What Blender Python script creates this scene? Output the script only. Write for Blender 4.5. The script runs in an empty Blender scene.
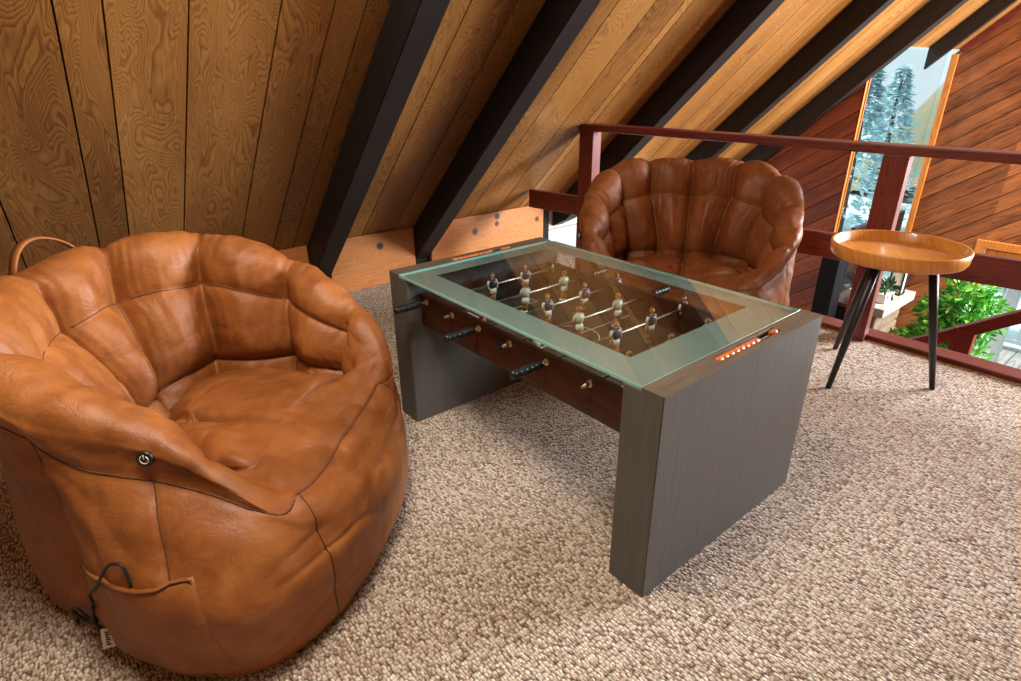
import bpy, bmesh, math, random
import numpy as np
from mathutils import Vector, Matrix, noise as mnoise
random.seed(7); rng = np.random.default_rng(7)
scn = bpy.context.scene
COL = scn.collection
PI = math.pi

# ------------------------------------------------------------------ helpers
def lin(c):
    return tuple(((v/255)/12.92 if v/255 <= .04045 else ((v/255+.055)/1.055)**2.4) for v in c)
def rgba(c): return (*lin(c), 1.0)

class NT:
    def __init__(s, name):
        s.m = bpy.data.materials.new(name); s.m.use_nodes = True
        s.t = s.m.node_tree; s.t.nodes.clear()
        s.out = s.n('ShaderNodeOutputMaterial')
    def n(s, typ, **kw):
        nd = s.t.nodes.new(typ)
        for k, v in kw.items():
            if k in nd.bl_rna.properties.keys(): setattr(nd, k, v)
            else: nd.inputs[k].default_value = v
        return nd
    def l(s, a, b): s.t.links.new(a, b)
    def math(s, op, a, b=None, c=None):
        nd = s.n('ShaderNodeMath', operation=op)
        for i, v in enumerate((a, b, c)):
            if v is None: continue
            if hasattr(v, 'links'): s.l(v, nd.inputs[i])
            else: nd.inputs[i].default_value = v
        return nd.outputs[0]
    def mix(s, f, a, b, bt='MIX'):
        nd = s.n('ShaderNodeMix', data_type='RGBA', blend_type=bt)
        for i, v in ((0, f), (6, a), (7, b)):
            if hasattr(v, 'links'): s.l(v, nd.inputs[i])
            elif i == 0: nd.inputs[0].default_value = v
            else: nd.inputs[i].default_value = v
        return nd.outputs[2]
    def ramp(s, f, stops):
        nd = s.n('ShaderNodeValToRGB'); e = nd.color_ramp.elements
        while len(e) < len(stops): e.new(.5)
        for el, (p, c) in zip(e, stops): el.position = p; el.color = c
        s.l(f, nd.inputs[0]); return nd.outputs[0]
    def map(s, src, scale=(1, 1, 1), rot=(0, 0, 0), loc=(0, 0, 0)):
        nd = s.n('ShaderNodeMapping'); nd.inputs['Scale'].default_value = scale
        nd.inputs['Rotation'].default_value = rot; nd.inputs['Location'].default_value = loc
        s.l(src, nd.inputs[0]); return nd.outputs[0]
    def noise(s, vec, scale, detail=3, rough=.5, dist=0):
        nd = s.n('ShaderNodeTexNoise'); nd.inputs['Scale'].default_value = scale
        nd.inputs['Detail'].default_value = detail; nd.inputs['Roughness'].default_value = rough
        nd.inputs['Distortion'].default_value = dist
        if vec is not None: s.l(vec, nd.inputs['Vector'])
        return nd
    def bump(s, h, strength, dist=.01, normal=None):
        nd = s.n('ShaderNodeBump'); nd.inputs['Strength'].default_value = strength
        nd.inputs['Distance'].default_value = dist; s.l(h, nd.inputs['Height'])
        if normal is not None: s.l(normal, nd.inputs['Normal'])
        return nd.outputs[0]
    def bsdf(s, color, rough=.5, spec=.5, normal=None, metal=0, coat=0, **kw):
        b = s.n('ShaderNodeBsdfPrincipled')
        for k, v in (('Base Color', color), ('Roughness', rough), ('Specular IOR Level', spec), ('Metallic', metal), ('Coat Weight', coat), *kw.items()):
            if hasattr(v, 'links'): s.l(v, b.inputs[k])
            else: b.inputs[k].default_value = v
        if normal is not None: s.l(normal, b.inputs['Normal'])
        s.l(b.outputs[0], s.out.inputs[0]); return b

def simple(name, c, rough=.5, spec=.5, metal=0, bump=0, bscale=80, var=.12, **kw):
    t = NT(name); co = t.n('ShaderNodeTexCoord').outputs['Object']
    nz = t.noise(co, 14, 3)
    col = t.mix(nz.outputs[0], rgba(tuple(v*(1-var) for v in c)), rgba(tuple(min(255, v*(1+var)) for v in c)))
    nm = None
    if bump: nm = t.bump(t.noise(co, bscale, 4).outputs[0], bump, .003)
    t.bsdf(col, rough, spec, nm, metal, **kw); return t.m

def plank_mat(name, dark, mid, light, swirl=1.0, rough=.5, su=5.5, sv=1.1, lines=55, tone=.35, coat=0.0, spec=.35):
    """sheet-wood grain: contour rings of a stretched noise, shifted per board"""
    t = NT(name); uv = t.n('ShaderNodeUVMap').outputs[0]
    isl = t.n('ShaderNodeNewGeometry').outputs['Random Per Island']
    off = t.n('ShaderNodeCombineXYZ')
    t.l(t.math('MULTIPLY', isl, 37.3), off.inputs[0]); t.l(t.math('MULTIPLY', isl, 91.7), off.inputs[1]); t.l(t.math('MULTIPLY', isl, 13.), off.inputs[2])
    v = t.n('ShaderNodeVectorMath', operation='ADD'); t.l(t.map(uv, (su, sv, 1)), v.inputs[0]); t.l(off.outputs[0], v.inputs[1])
    big = t.noise(v.outputs[0], 1.0, 1.6, .45, .55*swirl)
    h = t.math('MULTIPLY', big.outputs[0], lines)
    wob = t.noise(t.map(uv, (60, 6, 1)), 1.0, 2)
    h = t.math('ADD', h, t.math('MULTIPLY', wob.outputs[0], .8))
    fr = t.math('FRACT', h)
    ring = t.ramp(fr, [(0, (0, 0, 0, 1)), (.18, (.45, .45, .45, 1)), (.75, (1, 1, 1, 1)), (1, (.15, .15, .15, 1))])
    fine = t.noise(t.map(uv, (260, 9, 1)), 1.0, 3).outputs[0]
    pat = t.noise(v.outputs[0], .6, 3).outputs[0]
    f = t.math('MULTIPLY_ADD', ring, .32, t.math('MULTIPLY', fine, .4))
    f = t.math('ADD', f, t.math('MULTIPLY', t.math('SUBTRACT', pat, .5), tone*1.6))
    f = t.math('ADD', f, t.math('MULTIPLY', t.math('SUBTRACT', isl, .5), tone*.5))
    col = t.ramp(f, [(.12, rgba(dark)), (.45, rgba(mid)), (.85, rgba(light))])
    nm = t.bump(t.math('ADD', ring, fine), .10, .002)
    t.bsdf(col, rough, spec, nm, coat=coat); return t.m

def fill(bm, name, mats, parent=None, smooth=False, uvf=None):
    me = bpy.data.meshes.new(name)
    bmesh.ops.recalc_face_normals(bm, faces=bm.faces[:])
    if uvf:
        uvl = bm.loops.layers.uv.verify()
        for f in bm.faces:
            for lp in f.loops: lp[uvl].uv = uvf(lp.vert.co, f.normal)
    bm.to_mesh(me); bm.free()
    for m in (mats if isinstance(mats, (list, tuple)) else [mats]): me.materials.append(m)
    if smooth:
        for p in me.polygons: p.use_smooth = True
    o = bpy.data.objects.new(name, me); COL.objects.link(o)
    if parent is not None: o.parent = parent
    return o

def rawmesh(name, verts, faces, mats, parent=None, smooth=True, fm=None):
    me = bpy.data.meshes.new(name); me.from_pydata([tuple(v) for v in verts], [], [tuple(f) for f in faces]); me.update()
    for m in (mats if isinstance(mats, (list, tuple)) else [mats]): me.materials.append(m)
    if smooth: me.polygons.foreach_set('use_smooth', [True]*len(me.polygons))
    if fm is not None: me.polygons.foreach_set('material_index', fm)
    o = bpy.data.objects.new(name, me); COL.objects.link(o)
    if parent is not None: o.parent = parent
    return o

def thing(name, label, cat, loc=(0, 0, 0), rz=0, group=None):
    o = bpy.data.objects.new(name, None); COL.objects.link(o); o.empty_display_size = .1
    o.location = loc; o.rotation_euler = (0, 0, rz); o['label'] = label; o['category'] = cat
    if group: o['group'] = group
    return o
def tag(o, label, cat, group=None):
    o['label'] = label; o['category'] = cat
    if group: o['group'] = group
    return o
def struct(o, label=None, cat=None):
    o['kind'] = 'structure'
    if label: o['label'] = label; o['category'] = cat
    return o

def box(bm, lo, hi, bev=0, seg=2, M=None, mi=0):
    g = bmesh.ops.create_cube(bm, size=1)
    vs = g['verts']
    c = [(lo[i]+hi[i])/2 for i in range(3)]; s = [hi[i]-lo[i] for i in range(3)]
    for v in vs: v.co = Vector((c[0]+v.co.x*s[0], c[1]+v.co.y*s[1], c[2]+v.co.z*s[2]))
    fs = {f for v in vs for f in v.link_faces}
    for f in fs: f.material_index = mi
    if bev:
        es = list({e for v in vs for e in v.link_edges})
        r = bmesh.ops.bevel(bm, geom=es, offset=bev, segments=seg, affect='EDGES', profile=.5, material=-1)
        vs = list({v for f in r['faces'] for v in f.verts} | {v for v in vs if v.is_valid})
    if M is not None: bmesh.ops.transform(bm, matrix=M, verts=[v for v in vs if v.is_valid])
    return vs

def tube(bm, pts, r, n=10, cap=True, mi=0):
    """swept tube, r scalar or list"""
    pts = [Vector(p) for p in pts]; R = r if isinstance(r, (list, tuple)) else [r]*len(pts)
    rings = []; up = None
    for i, p in enumerate(pts):
        t = (pts[min(i+1, len(pts)-1)]-pts[max(i-1, 0)]).normalized()
        if up is None:
            up = Vector((0, 0, 1)) if abs(t.z) < .9 else Vector((1, 0, 0))
        x = up.cross(t)
        x = x.normalized() if x.length > 1e-6 else t.orthogonal().normalized()
        up = t.cross(x)
        rings.append([bm.verts.new(p+x*math.cos(2*PI*k/n)*R[i]+up*math.sin(2*PI*k/n)*R[i]) for k in range(n)])
    fs = []
    for a, b in zip(rings, rings[1:]):
        for k in range(n): fs.append(bm.faces.new((a[k], a[(k+1) % n], b[(k+1) % n], b[k])))
    if cap: fs += [bm.faces.new(rings[0][::-1]), bm.faces.new(rings[-1])]
    for f in fs: f.material_index = mi; f.smooth = True
    return rings

def lathe(bm, prof, n=32, M=Matrix(), mi=0, smooth=True):
    rings = []
    for r, z in prof:
        if r < 1e-6: rings.append([bm.verts.new(M @ Vector((0, 0, z)))])
        else: rings.append([bm.verts.new(M @ Vector((r*math.cos(2*PI*k/n), r*math.sin(2*PI*k/n), z))) for k in range(n)])
    for a, b in zip(rings, rings[1:]):
        for k in range(n):
            k2 = (k+1) % n
            if len(a) == 1 and len(b) == 1: continue
            if len(a) == 1: f = bm.faces.new((a[0], b[k], b[k2]))
            elif len(b) == 1: f = bm.faces.new((a[k], a[k2], b[0]))
            else: f = bm.faces.new((a[k], a[k2], b[k2], b[k]))
            f.material_index = mi; f.smooth = smooth

def prism(bm, poly, axis, a, b, mi=0):
    """extrude a 2-D polygon; axis 'y': poly in (x,z); axis 'x': poly in (y,z); axis 'z': poly in (x,y)"""
    def P(p, h): return {'y': (p[0], h, p[1]), 'x': (h, p[0], p[1]), 'z': (p[0], p[1], h)}[axis]
    A = [bm.verts.new(P(p, a)) for p in poly]; B = [bm.verts.new(P(p, b)) for p in poly]
    n = len(poly); fs = [bm.faces.new(A), bm.faces.new(B[::-1])]
    for i in range(n): fs.append(bm.faces.new((A[i], B[i], B[(i+1) % n], A[(i+1) % n])))
    for f in fs: f.material_index = mi
    return fs

def clip(poly, n, d):
    """keep the part of a convex 2-D polygon where n.p <= d"""
    out = []
    for i in range(len(poly)):
        p, q = poly[i], poly[(i+1) % len(poly)]
        a = n[0]*p[0]+n[1]*p[1]-d; b = n[0]*q[0]+n[1]*q[1]-d
        if a <= 0: out.append(p)
        if (a < 0 < b) or (b < 0 < a):
            s = a/(a-b); out.append((p[0]+(q[0]-p[0])*s, p[1]+(q[1]-p[1])*s))
    return out

# ------------------------------------------------------------------ measured place
L, W, H, T = 1.136, .689, .55, .107          # foosball table
XW, Z0, TH = -1.416, .305, math.radians(43.2)  # foot of the sloped ceiling
ST, CT = math.sin(TH), math.cos(TH)
YR = 2.045                                   # loft edge / railing
YL, YG = 4.49, 6.22                          # gable walls below
XG = -.36                                    # tall window
FL = -2.4                                    # lower floor
def rz(x): return Z0+(x-XW)*math.tan(TH)
def roof(s, d=0.0):                          # along the slope, d below the panelling -> x, z
    return XW+s*CT+d*ST, Z0+s*ST-d*CT

# ------------------------------------------------------------------ materials
def leather(name, base, dark, light):
    t = NT(name); co = t.n('ShaderNodeTexCoord').outputs['Object']
    a = t.noise(co, 3.2, 4, .6, .4).outputs[0]; b = t.noise(co, 16, 4, .6, .6).outputs[0]
    f = t.math('ADD', t.math('MULTIPLY', a, .65), t.math('MULTIPLY', b, .35))
    col = t.ramp(f, [(.3, rgba(dark)), (.5, rgba(base)), (.68, rgba(light))])
    vo = t.n('ShaderNodeTexVoronoi'); vo.inputs['Scale'].default_value = 330; t.l(co, vo.inputs['Vector'])
    crease = t.noise(t.map(co, (1, 1, 1.4)), 15, 4, .6, .7).outputs[0]
    cr = t.math('ABSOLUTE', t.math('SUBTRACT', crease, .5))
    cr = t.math('MINIMUM', cr, .10)
    n1 = t.bump(cr, .16, .03)
    n2 = t.bump(vo.outputs['Distance'], .12, .002, n1)
    rg = t.math('MULTIPLY_ADD', b, .30, .36)
    t.bsdf(col, rg, .36, n2); return t.m

def carpet():
    t = NT('loop_pile_carpet'); co = t.n('ShaderNodeTexCoord').outputs['Object']
    w = t.noise(co, 30, 2); 
    v = t.n('ShaderNodeVectorMath', operation='ADD'); t.l(co, v.inputs[0])
    sc = t.n('ShaderNodeVectorMath', operation='SCALE'); sc.inputs['Scale'].default_value = .008
    t.l(w.outputs['Color'], sc.inputs[0]); t.l(sc.outputs[0], v.inputs[1])
    mp = t.map(v.outputs[0], (98, 150, 1))
    vo = t.n('ShaderNodeTexVoronoi', voronoi_dimensions='2D', feature='F1'); vo.inputs['Scale'].default_value = 1; vo.inputs['Randomness'].default_value = .72
    t.l(mp, vo.inputs['Vector'])
    sep = t.n('ShaderNodeSeparateColor'); t.l(vo.outputs['Color'], sep.inputs[0])
    cell = t.ramp(sep.outputs[0], [(0, rgba((144, 124, 110))), (.22, rgba((190, 170, 152))), (.55, rgba((214, 197, 180))), (.8, rgba((228, 214, 200))), (.97, rgba((240, 232, 222)))])
    fleck = t.noise(co, 300, 2).outputs[0]
    col = t.mix(t.ramp(fleck, [(.56, (0, 0, 0, 1)), (.72, (.75, .75, .75, 1))]), cell, rgba((104, 86, 74)))
    gap = t.ramp(vo.outputs['Distance'], [(.36, (0, 0, 0, 1)), (.74, (1, 1, 1, 1))])
    col = t.mix(t.math('MULTIPLY', gap, .75), col, rgba((58, 48, 42)))
    big = t.noise(co, 2.2, 3).outputs[0]
    col = t.mix(t.math('MULTIPLY', big, .15), col, rgba((176, 150, 126)))
    hgt = t.math('SUBTRACT', 1.0, t.math('POWER', vo.outputs['Distance'], 2.0))
    hgt = t.math('ADD', hgt, t.math('MULTIPLY', fleck, .35))
    nm = t.bump(hgt, 1.0, .011)
    t.bsdf(col, .95, .08, nm); return t.m

def clear_glass(name, tint=(.93, .98, .97), gloss=1.0):
    t = NT(name)
    tr = t.n('ShaderNodeBsdfTransparent'); tr.inputs[0].default_value = (*tint, 1)
    gl = t.n('ShaderNodeBsdfGlossy'); gl.inputs['Roughness'].default_value = .015
    fr = t.n('ShaderNodeFresnel'); fr.inputs[0].default_value = 1.5
    bf = t.n('ShaderNodeNewGeometry').outputs['Backfacing']
    mx = t.n('ShaderNodeMixShader'); t.l(t.math('MULTIPLY', t.math('MULTIPLY', fr.outputs[0], gloss), t.math('SUBTRACT', 1.0, bf)), mx.inputs[0])
    t.l(tr.outputs[0], mx.inputs[1]); t.l(gl.outputs[0], mx.inputs[2]); t.l(mx.outputs[0], t.out.inputs[0]); return t.m

def frosted():
    t = NT('frosted_glass'); co = t.n('ShaderNodeTexCoord').outputs['Object']
    nz = t.noise(co, 7, 3).outputs[0]
    col = t.mix(nz, rgba((152, 164, 160)), rgba((172, 186, 183)))
    d = t.n('ShaderNodeBsdfDiffuse'); t.l(col, d.inputs[0])
    tl = t.n('ShaderNodeBsdfTranslucent'); t.l(col, tl.inputs[0])
    tr = t.n('ShaderNodeBsdfTransparent'); tr.inputs[0].default_value = (.82, .94, .91, 1)
    a = t.n('ShaderNodeMixShader'); a.inputs[0].default_value = .35; t.l(d.outputs[0], a.inputs[1]); t.l(tl.outputs[0], a.inputs[2])
    b = t.n('ShaderNodeMixShader'); b.inputs[0].default_value = .22; t.l(a.outputs[0], b.inputs[1]); t.l(tr.outputs[0], b.inputs[2])
    t.l(b.outputs[0], t.out.inputs[0]); return t.m

M = {}
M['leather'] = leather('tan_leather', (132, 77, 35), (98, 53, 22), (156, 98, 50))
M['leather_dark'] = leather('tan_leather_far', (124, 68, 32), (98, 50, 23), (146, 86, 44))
M['thread'] = simple('seam_thread', (74, 40, 18), .7)
M['carpet'] = carpet()
M['panel'] = plank_mat('wood_panelling', (96, 60, 28), (148, 102, 52), (188, 142, 82), 1.6, .42, su=7.0, sv=1.5, lines=42, tone=.4)
M['gap'] = simple('groove_black', (14, 10, 8), .9)
M['rafter'] = plank_mat('dark_stained_beam', (20, 16, 16), (28, 23, 22), (42, 35, 33), .3, .55, su=30, sv=.6, lines=3, tone=.12, spec=.35)
M['redwood'] = plank_mat('red_stained_wood', (70, 24, 17), (108, 37, 27), (138, 56, 40), .3, .42, su=18, sv=.9, lines=16, tone=.3, spec=.5)
M['gable'] = plank_mat('cedar_boards', (84, 44, 22), (138, 80, 42), (176, 112, 62), .4, .5, su=12, sv=.7, lines=18, tone=.6)
M['gable_dark'] = plank_mat('red_cedar_boards', (82, 36, 18), (124, 58, 30), (156, 84, 46), .4, .5, su=12, sv=.7, lines=18, tone=.6)
M['trimwood'] = plank_mat('honey_trim_wood', (150, 84, 30), (186, 116, 50), (206, 140, 72), .3, .45, su=20, sv=.9, lines=10, tone=.3)
M['tray'] = plank_mat('bamboo_tray', (178, 104, 34), (206, 134, 56), (226, 164, 88), .2, .30, su=14, sv=1.2, lines=12, tone=.4, coat=.35, spec=.5)
M['black_metal'] = simple('black_metal', (30, 31, 36), .42, .5, 0)
M['slab'] = plank_mat('grey_oak_laminate', (74, 73, 71), (83, 82, 79), (92, 91, 88), .25, .40, su=60, sv=2.0, lines=4, tone=.12, spec=.5)
M['slabtop'] = plank_mat('grey_brown_oak_top', (72, 63, 54), (90, 80, 69), (110, 99, 87), .25, .36, su=36, sv=1.6, lines=8, tone=.3, spec=.5)
M['walnut'] = plank_mat('dark_walnut_board', (46, 24, 15), (72, 39, 25), (96, 54, 35), .4, .42, su=16, sv=1.6, lines=14, tone=.35)
M['field'] = simple('field_laminate', (66, 57, 50), .5, .3, var=.12)
M['white'] = simple('white_line', (214, 208, 196), .5, var=.04)
M['chrome'] = simple('steel_rod', (172, 160, 146), .32, .5, 1.0, var=.05)
M['brass'] = simple('brass_bushing', (214, 186, 150), .28, .5, 1.0, var=.05)
M['bead'] = simple('orange_wood_bead', (180, 92, 34), .35, .5, var=.15)
M['skin'] = simple('painted_skin', (206, 150, 106), .5, var=.04)
M['hair'] = simple('painted_hair', (140, 92, 46), .5, var=.1)
M['navy'] = simple('painted_navy', (36, 44, 74), .4, var=.06)
M['offwhite'] = simple('painted_white', (216, 214, 202), .4, var=.04)
M['mint'] = simple('painted_pale_green', (176, 186, 168), .4, var=.05)
M['sock'] = simple('painted_orange', (204, 118, 48), .45, var=.08)
M['boot'] = simple('painted_black', (30, 26, 26), .45)
M['glass'] = clear_glass('clear_table_glass', (.92, .965, .955), 1.9)
M['pane'] = clear_glass('window_glass', (.96, .99, .99), .6)
M['frost'] = frosted()
M['glassedge'] = simple('green_glass_edge', (136, 190, 184), .15, .5, var=.06)
M['pad'] = simple('white_rubber_pad', (196, 196, 176), .5)
M['icon'] = simple('white_print', (226, 226, 222), .5, var=.02)
M['blackplastic'] = simple('black_plastic', (18, 19, 22), .4)
M['blackcloth'] = simple('black_speaker_cloth', (14, 15, 18), .85, .15)
M['tagwhite'] = simple('white_tag_cloth', (222, 214, 204), .8)
M['cord'] = simple('black_cord', (20, 18, 18), .55)

def pine():
    t = NT('knotty_pine'); co = t.n('ShaderNodeTexCoord').outputs['Object']
    st = t.map(co, (1, 1.2, 16))
    nz = t.noise(st, 2.4, 3, .5, .6).outputs[0]
    ring = t.math('FRACT', t.math('MULTIPLY', nz, 16))
    fine = t.noise(t.map(co, (1, 4, 120)), 1.5, 3).outputs[0]
    f = t.math('ADD', t.math('MULTIPLY', ring, .35), t.math('MULTIPLY', fine, .6))
    col = t.ramp(f, [(.15, rgba((160, 92, 44))), (.5, rgba((190, 122, 66))), (.85, rgba((208, 146, 90)))])
    for (y, z, r) in [(.671, .236, .026), (1.37, .210, .027), (1.559, .285, .026), (1.556, .235, .022), (1.923, .213, .022), (.05, .16, .022)]:
        d = t.n('ShaderNodeVectorMath', operation='DISTANCE'); t.l(co, d.inputs[0]); d.inputs[1].default_value = (XW+.02, y, z)
        k = t.ramp(t.math('DIVIDE', d.outputs['Value'], r), [(0, (1, 1, 1, 1)), (.6, (.9, .9, .9, 1)), (1., (.25, .25, .25, 1))])
        k2 = t.math('MULTIPLY', k, t.math('LESS_THAN', d.outputs['Value'], r))
        col = t.mix(k2, col, rgba((56, 36, 26)))
    t.bsdf(col, .45, .4, t.bump(f, .06, .002)); return t.m
M['pine'] = pine()

# ------------------------------------------------------------------ room shell
# floor of the loft
bm = bmesh.new(); box(bm, (XW-.15, -3.2, -.26), (4.6, YR-.045, 0.0))
floor = struct(fill(bm, 'floor', M['carpet']))
# loft-edge nosing
bm = bmesh.new(); box(bm, (XW+.02, YR-.045, -.30), (4.6, YR+.06, .022), .004)
struct(fill(bm, 'trim_1', M['redwood'], uvf=lambda c, n: (c.y+c.z, c.x)))

# sloped ceiling: individual boards with gaps over a black backing
ceil_lines = [-3.2, -2.95, -2.84, -2.63, -2.37, -2.19, -2.08, -1.86, -1.6, -1.42, -1.19, -.955, -.70, -.59, -.38, -.12, .05, .16, .3, .565, .775, .965,
              1.32, 1.556, 1.755, 1.815, 2.2, 2.42, 2.58, 2.80, 3.03, 3.12, 3.34, 3.58, 3.70, 3.93, 4.15, 4.40, 4.58, 4.80, 5.03, 5.15, 5.48, 5.70, 5.86, 6.05, YG+.9]
SMAX = 4.9; SB = (-.31-XW)/CT
bm = bmesh.new()
for a, b in zip(ceil_lines, ceil_lines[1:]):
    s0 = SB if a > 4.42 else 0.0
    g = .0028
    vs = box(bm, (s0, a+g, -.012), (SMAX, b-g, 0), 0)
def roofM(bm, off=0.0):
    m = Matrix(((CT, 0, -ST, XW), (0, 1, 0, 0), (ST, 0, CT, Z0), (0, 0, 0, 1)))
    # local x along slope, local -z towards the room
    bmesh.ops.transform(bm, matrix=m @ Matrix.Translation((0, 0, .012+off)), verts=bm.verts[:])
def roofuv(c, n):
    s = (c.x-XW)*CT+(c.z-Z0)*ST
    return (c.y, s)
roofM(bm)
struct(fill(bm, 'ceiling', M['panel'], uvf=roofuv))
bm = bmesh.new(); box(bm, (-.25, -3.2, .001), (SMAX, 4.42, .06)); box(bm, (SB, 4.42, .001), (SMAX, YG+.9, .06)); roofM(bm, .0)
struct(fill(bm, 'ceiling_backing', M['gap']))

# knotty pine base boards between the rafters
for k, (a, b) in enumerate([(-3.2, .235), (.352, .905), (1.025, 1.985)]):
    bm = bmesh.new(); box(bm, (XW-.004, a, 0.0), (XW+.02, b, .315), .002)
    struct(fill(bm, 'baseboard_left', M['pine']))
# knee wall behind the boards, and its stretch beyond the loft edge (white painted, with a low window)
bm = bmesh.new(); box(bm, (XW-.10, -3.2, -.26), (XW-.006, YR+.02, .34))
struct(fill(bm, 'wall_left', M['gap']))
M['plaster'] = simple('white_plaster', (222, 214, 204), .8, var=.03)
bm = bmesh.new()
box(bm, (XW-.14, YR+.02, .10), (XW-.05, YL, .40)); box(bm, (XW-.14, YR+.02, FL), (XW-.05, YL, -1.0))
box(bm, (XW-.14, 3.5, -1.0), (XW-.05, YL, .10))
struct(fill(bm, 'wall_left', M['plaster']))
bm = bmesh.new()
for zz in (-.45, .065): box(bm, (XW-.12, YR+.02, zz-.012), (XW-.075, 3.5, zz+.012), .003)
for yy in (YR+.04, 2.75, 3.48): box(bm, (XW-.12, yy-.02, -1.0), (XW-.075, yy+.02, .1), .003)
wn = struct(fill(bm, 'window_2', M['plaster']))
bm = bmesh.new(); box(bm, (XW-.102, YR+.02, -1.0), (XW-.096, 3.5, .1)); fill(bm, 'window_pane', M['pane'], wn)

# back wall behind the camera
bm = bmesh.new()
for k in range(40): box(bm, (XW+k*.16, -3.24, 0), (XW+k*.16+.155, -3.2, min(4.0, rz(XW+k*.16)+.02)), .002)
struct(fill(bm, 'wall_back', M['panel'], uvf=lambda c, n: (c.x, c.z)))
# the other roof slope, over and behind the camera
xr, zr = roof(SMAX)
bm = bmesh.new(); prism(bm, [(xr-.02, zr+.02), (xr+3.55, .28), (xr+3.62, .34), (xr-.02, zr+.12)], 'y', -3.24, YG+.02)
struct(fill(bm, 'ceiling_right', M['panel'], uvf=lambda c, n: (c.y, c.z*1.4)))
bm = bmesh.new(); box(bm, (4.6, -3.2, FL), (4.7, YG+.02, 1.6))
struct(fill(bm, 'wall_right', M['panel'], uvf=lambda c, n: (c.y, c.z)))
# rafters
raf = [(.240, .110, 'dark rafter nearest the large tan beanbag chair, leftmost of all'),
       (.910, .108, 'dark rafter second from the left, meeting the floor behind the foosball table'),
       (2.142, .112, 'dark rafter running up behind the short left railing post'),
       (3.305, .095, 'dark rafter fourth from the left, crossing behind the top rail'),
       (4.360, .105, 'dark rafter along the top of the left cedar wall, before the tall window'),
       (5.430, .055, 'dark rafter with a cut end hanging over the tall window')]
for i, (y, w, lab) in enumerate(raf):
    dep = .148 if i < 5 else .125
    if i == 5: poly = [roof(SB-.0, .002), (roof(SB, 0)[0], roof(SB, 0)[1]-dep/CT), roof(SMAX, dep), roof(SMAX, .002)]
    elif i >= 2:
        x1, z1 = roof(-.02, dep); poly = [roof(-.10, .002), (roof(-.10, 0)[0], roof(-.10, 0)[1]-dep*.9), roof(-.02, dep), roof(SMAX, dep), roof(SMAX, .002)]
    else:
        xe = XW-.005; s_b = (xe-XW-dep*ST)/CT; s_t = (xe-XW-.002*ST)/CT     # plumb cut at the knee wall
        poly = [(xe, roof(s_t, .002)[1]), (xe, roof(s_b, dep)[1]), roof(SMAX, dep), roof(SMAX, .002)]
    bm = bmesh.new(); prism(bm, poly, 'y', y, y+w)
    bmesh.ops.bevel(bm, geom=bm.edges[:], offset=.004, segments=2, affect='EDGES')
    o = fill(bm, 'rafter', M['rafter'], uvf=lambda c, n: (c.y + ((c.x-XW)*-ST+(c.z-Z0)*CT), (c.x-XW)*CT+(c.z-Z0)*ST))
    tag(o, lab, 'beam', 'ceiling rafters'); o['kind'] = 'structure'

# gable walls in diagonal boards
def boards(name, pieces, y, ang, wid, mat, thick=.02, ofs=0.0):
    bm = bmesh.new(); ca, sa = math.cos(ang), math.sin(ang); nv = (-sa, ca)
    for poly in pieces:
        d = [nv[0]*p[0]+nv[1]*p[1] for p in poly]
        k = math.floor((min(d)-ofs)/wid)
        while ofs+k*wid < max(d):
            lo, hi = ofs+k*wid+.003, ofs+(k+1)*wid-.003
            q = clip(clip(poly, nv, hi), (-nv[0], -nv[1]), -lo)
            if len(q) >= 3:
                # drop near-duplicate points
                qq = [p for i, p in enumerate(q) if math.hypot(p[0]-q[i-1][0], p[1]-q[i-1][1]) > 1e-5]
                if len(qq) >= 3: prism(bm, qq, 'y', y, y+thick)
            k += 1
    o = fill(bm, name, mat, uvf=lambda c, n: (c.x*nv[0]+c.z*nv[1]+c.y, c.x*ca+c.z*sa)); struct(o)
    bm = bmesh.new()
    for poly in pieces: prism(bm, poly, 'y', y+.014, y+.09)
    fill(bm, 'backing', M['gap'], o)
    return o
boards('wall_far_left', [[(XG-.02, FL), (XG-.02, rz(XG-.02)-.02), (XW-.05, rz(XW-.05)-.02), (XW-.05, FL)]], YL, math.radians(34), .135, M['gable_dark'])
DX0, DX1, DZ = .345, 1.62, -.40
boards('wall_far', [[(XG+.02, FL), (DX0, FL), (DX0, rz(DX0)-.01), (XG+.02, rz(XG+.02)-.01)],
                    [(DX0, DZ), (1.0, DZ), (1.0, rz(1.0)-.01), (DX0, rz(DX0)-.01)],
                    [(1.0, DZ), (DX1, DZ), (DX1, 2.9), (1.0, rz(1.0)-.01)],
                    [(DX1, FL), (4.5, FL), (4.5, 2.9), (DX1, 2.9)]], YG, math.radians(35), .135, M['gable'])
# corner and roof-line trims
bm = bmesh.new(); box(bm, (XG-.021, YL-.004, FL), (XG-.012, YL+.02, rz(XG)-.02), .003)
struct(fill(bm, 'trim_2', M['trimwood'], uvf=lambda c, n: (c.x+c.y, c.z)))
bm = bmesh.new(); box(bm, (XG+.01, YG-.03, FL), (XG+.065, YG-.002, rz(XG+.03)-.02), .004)
struct(fill(bm, 'trim_3', M['trimwood'], uvf=lambda c, n: (c.x+c.y, c.z)))
bm = bmesh.new(); prism(bm, [roof(SB+.02, .004), roof(SB+.02, .05), roof(SMAX, .05), roof(SMAX, .004)], 'y', YG-.03, YG-.002)
struct(fill(bm, 'trim_4', M['redwood'], uvf=lambda c, n: (c.z*.7, c.x)))

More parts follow.
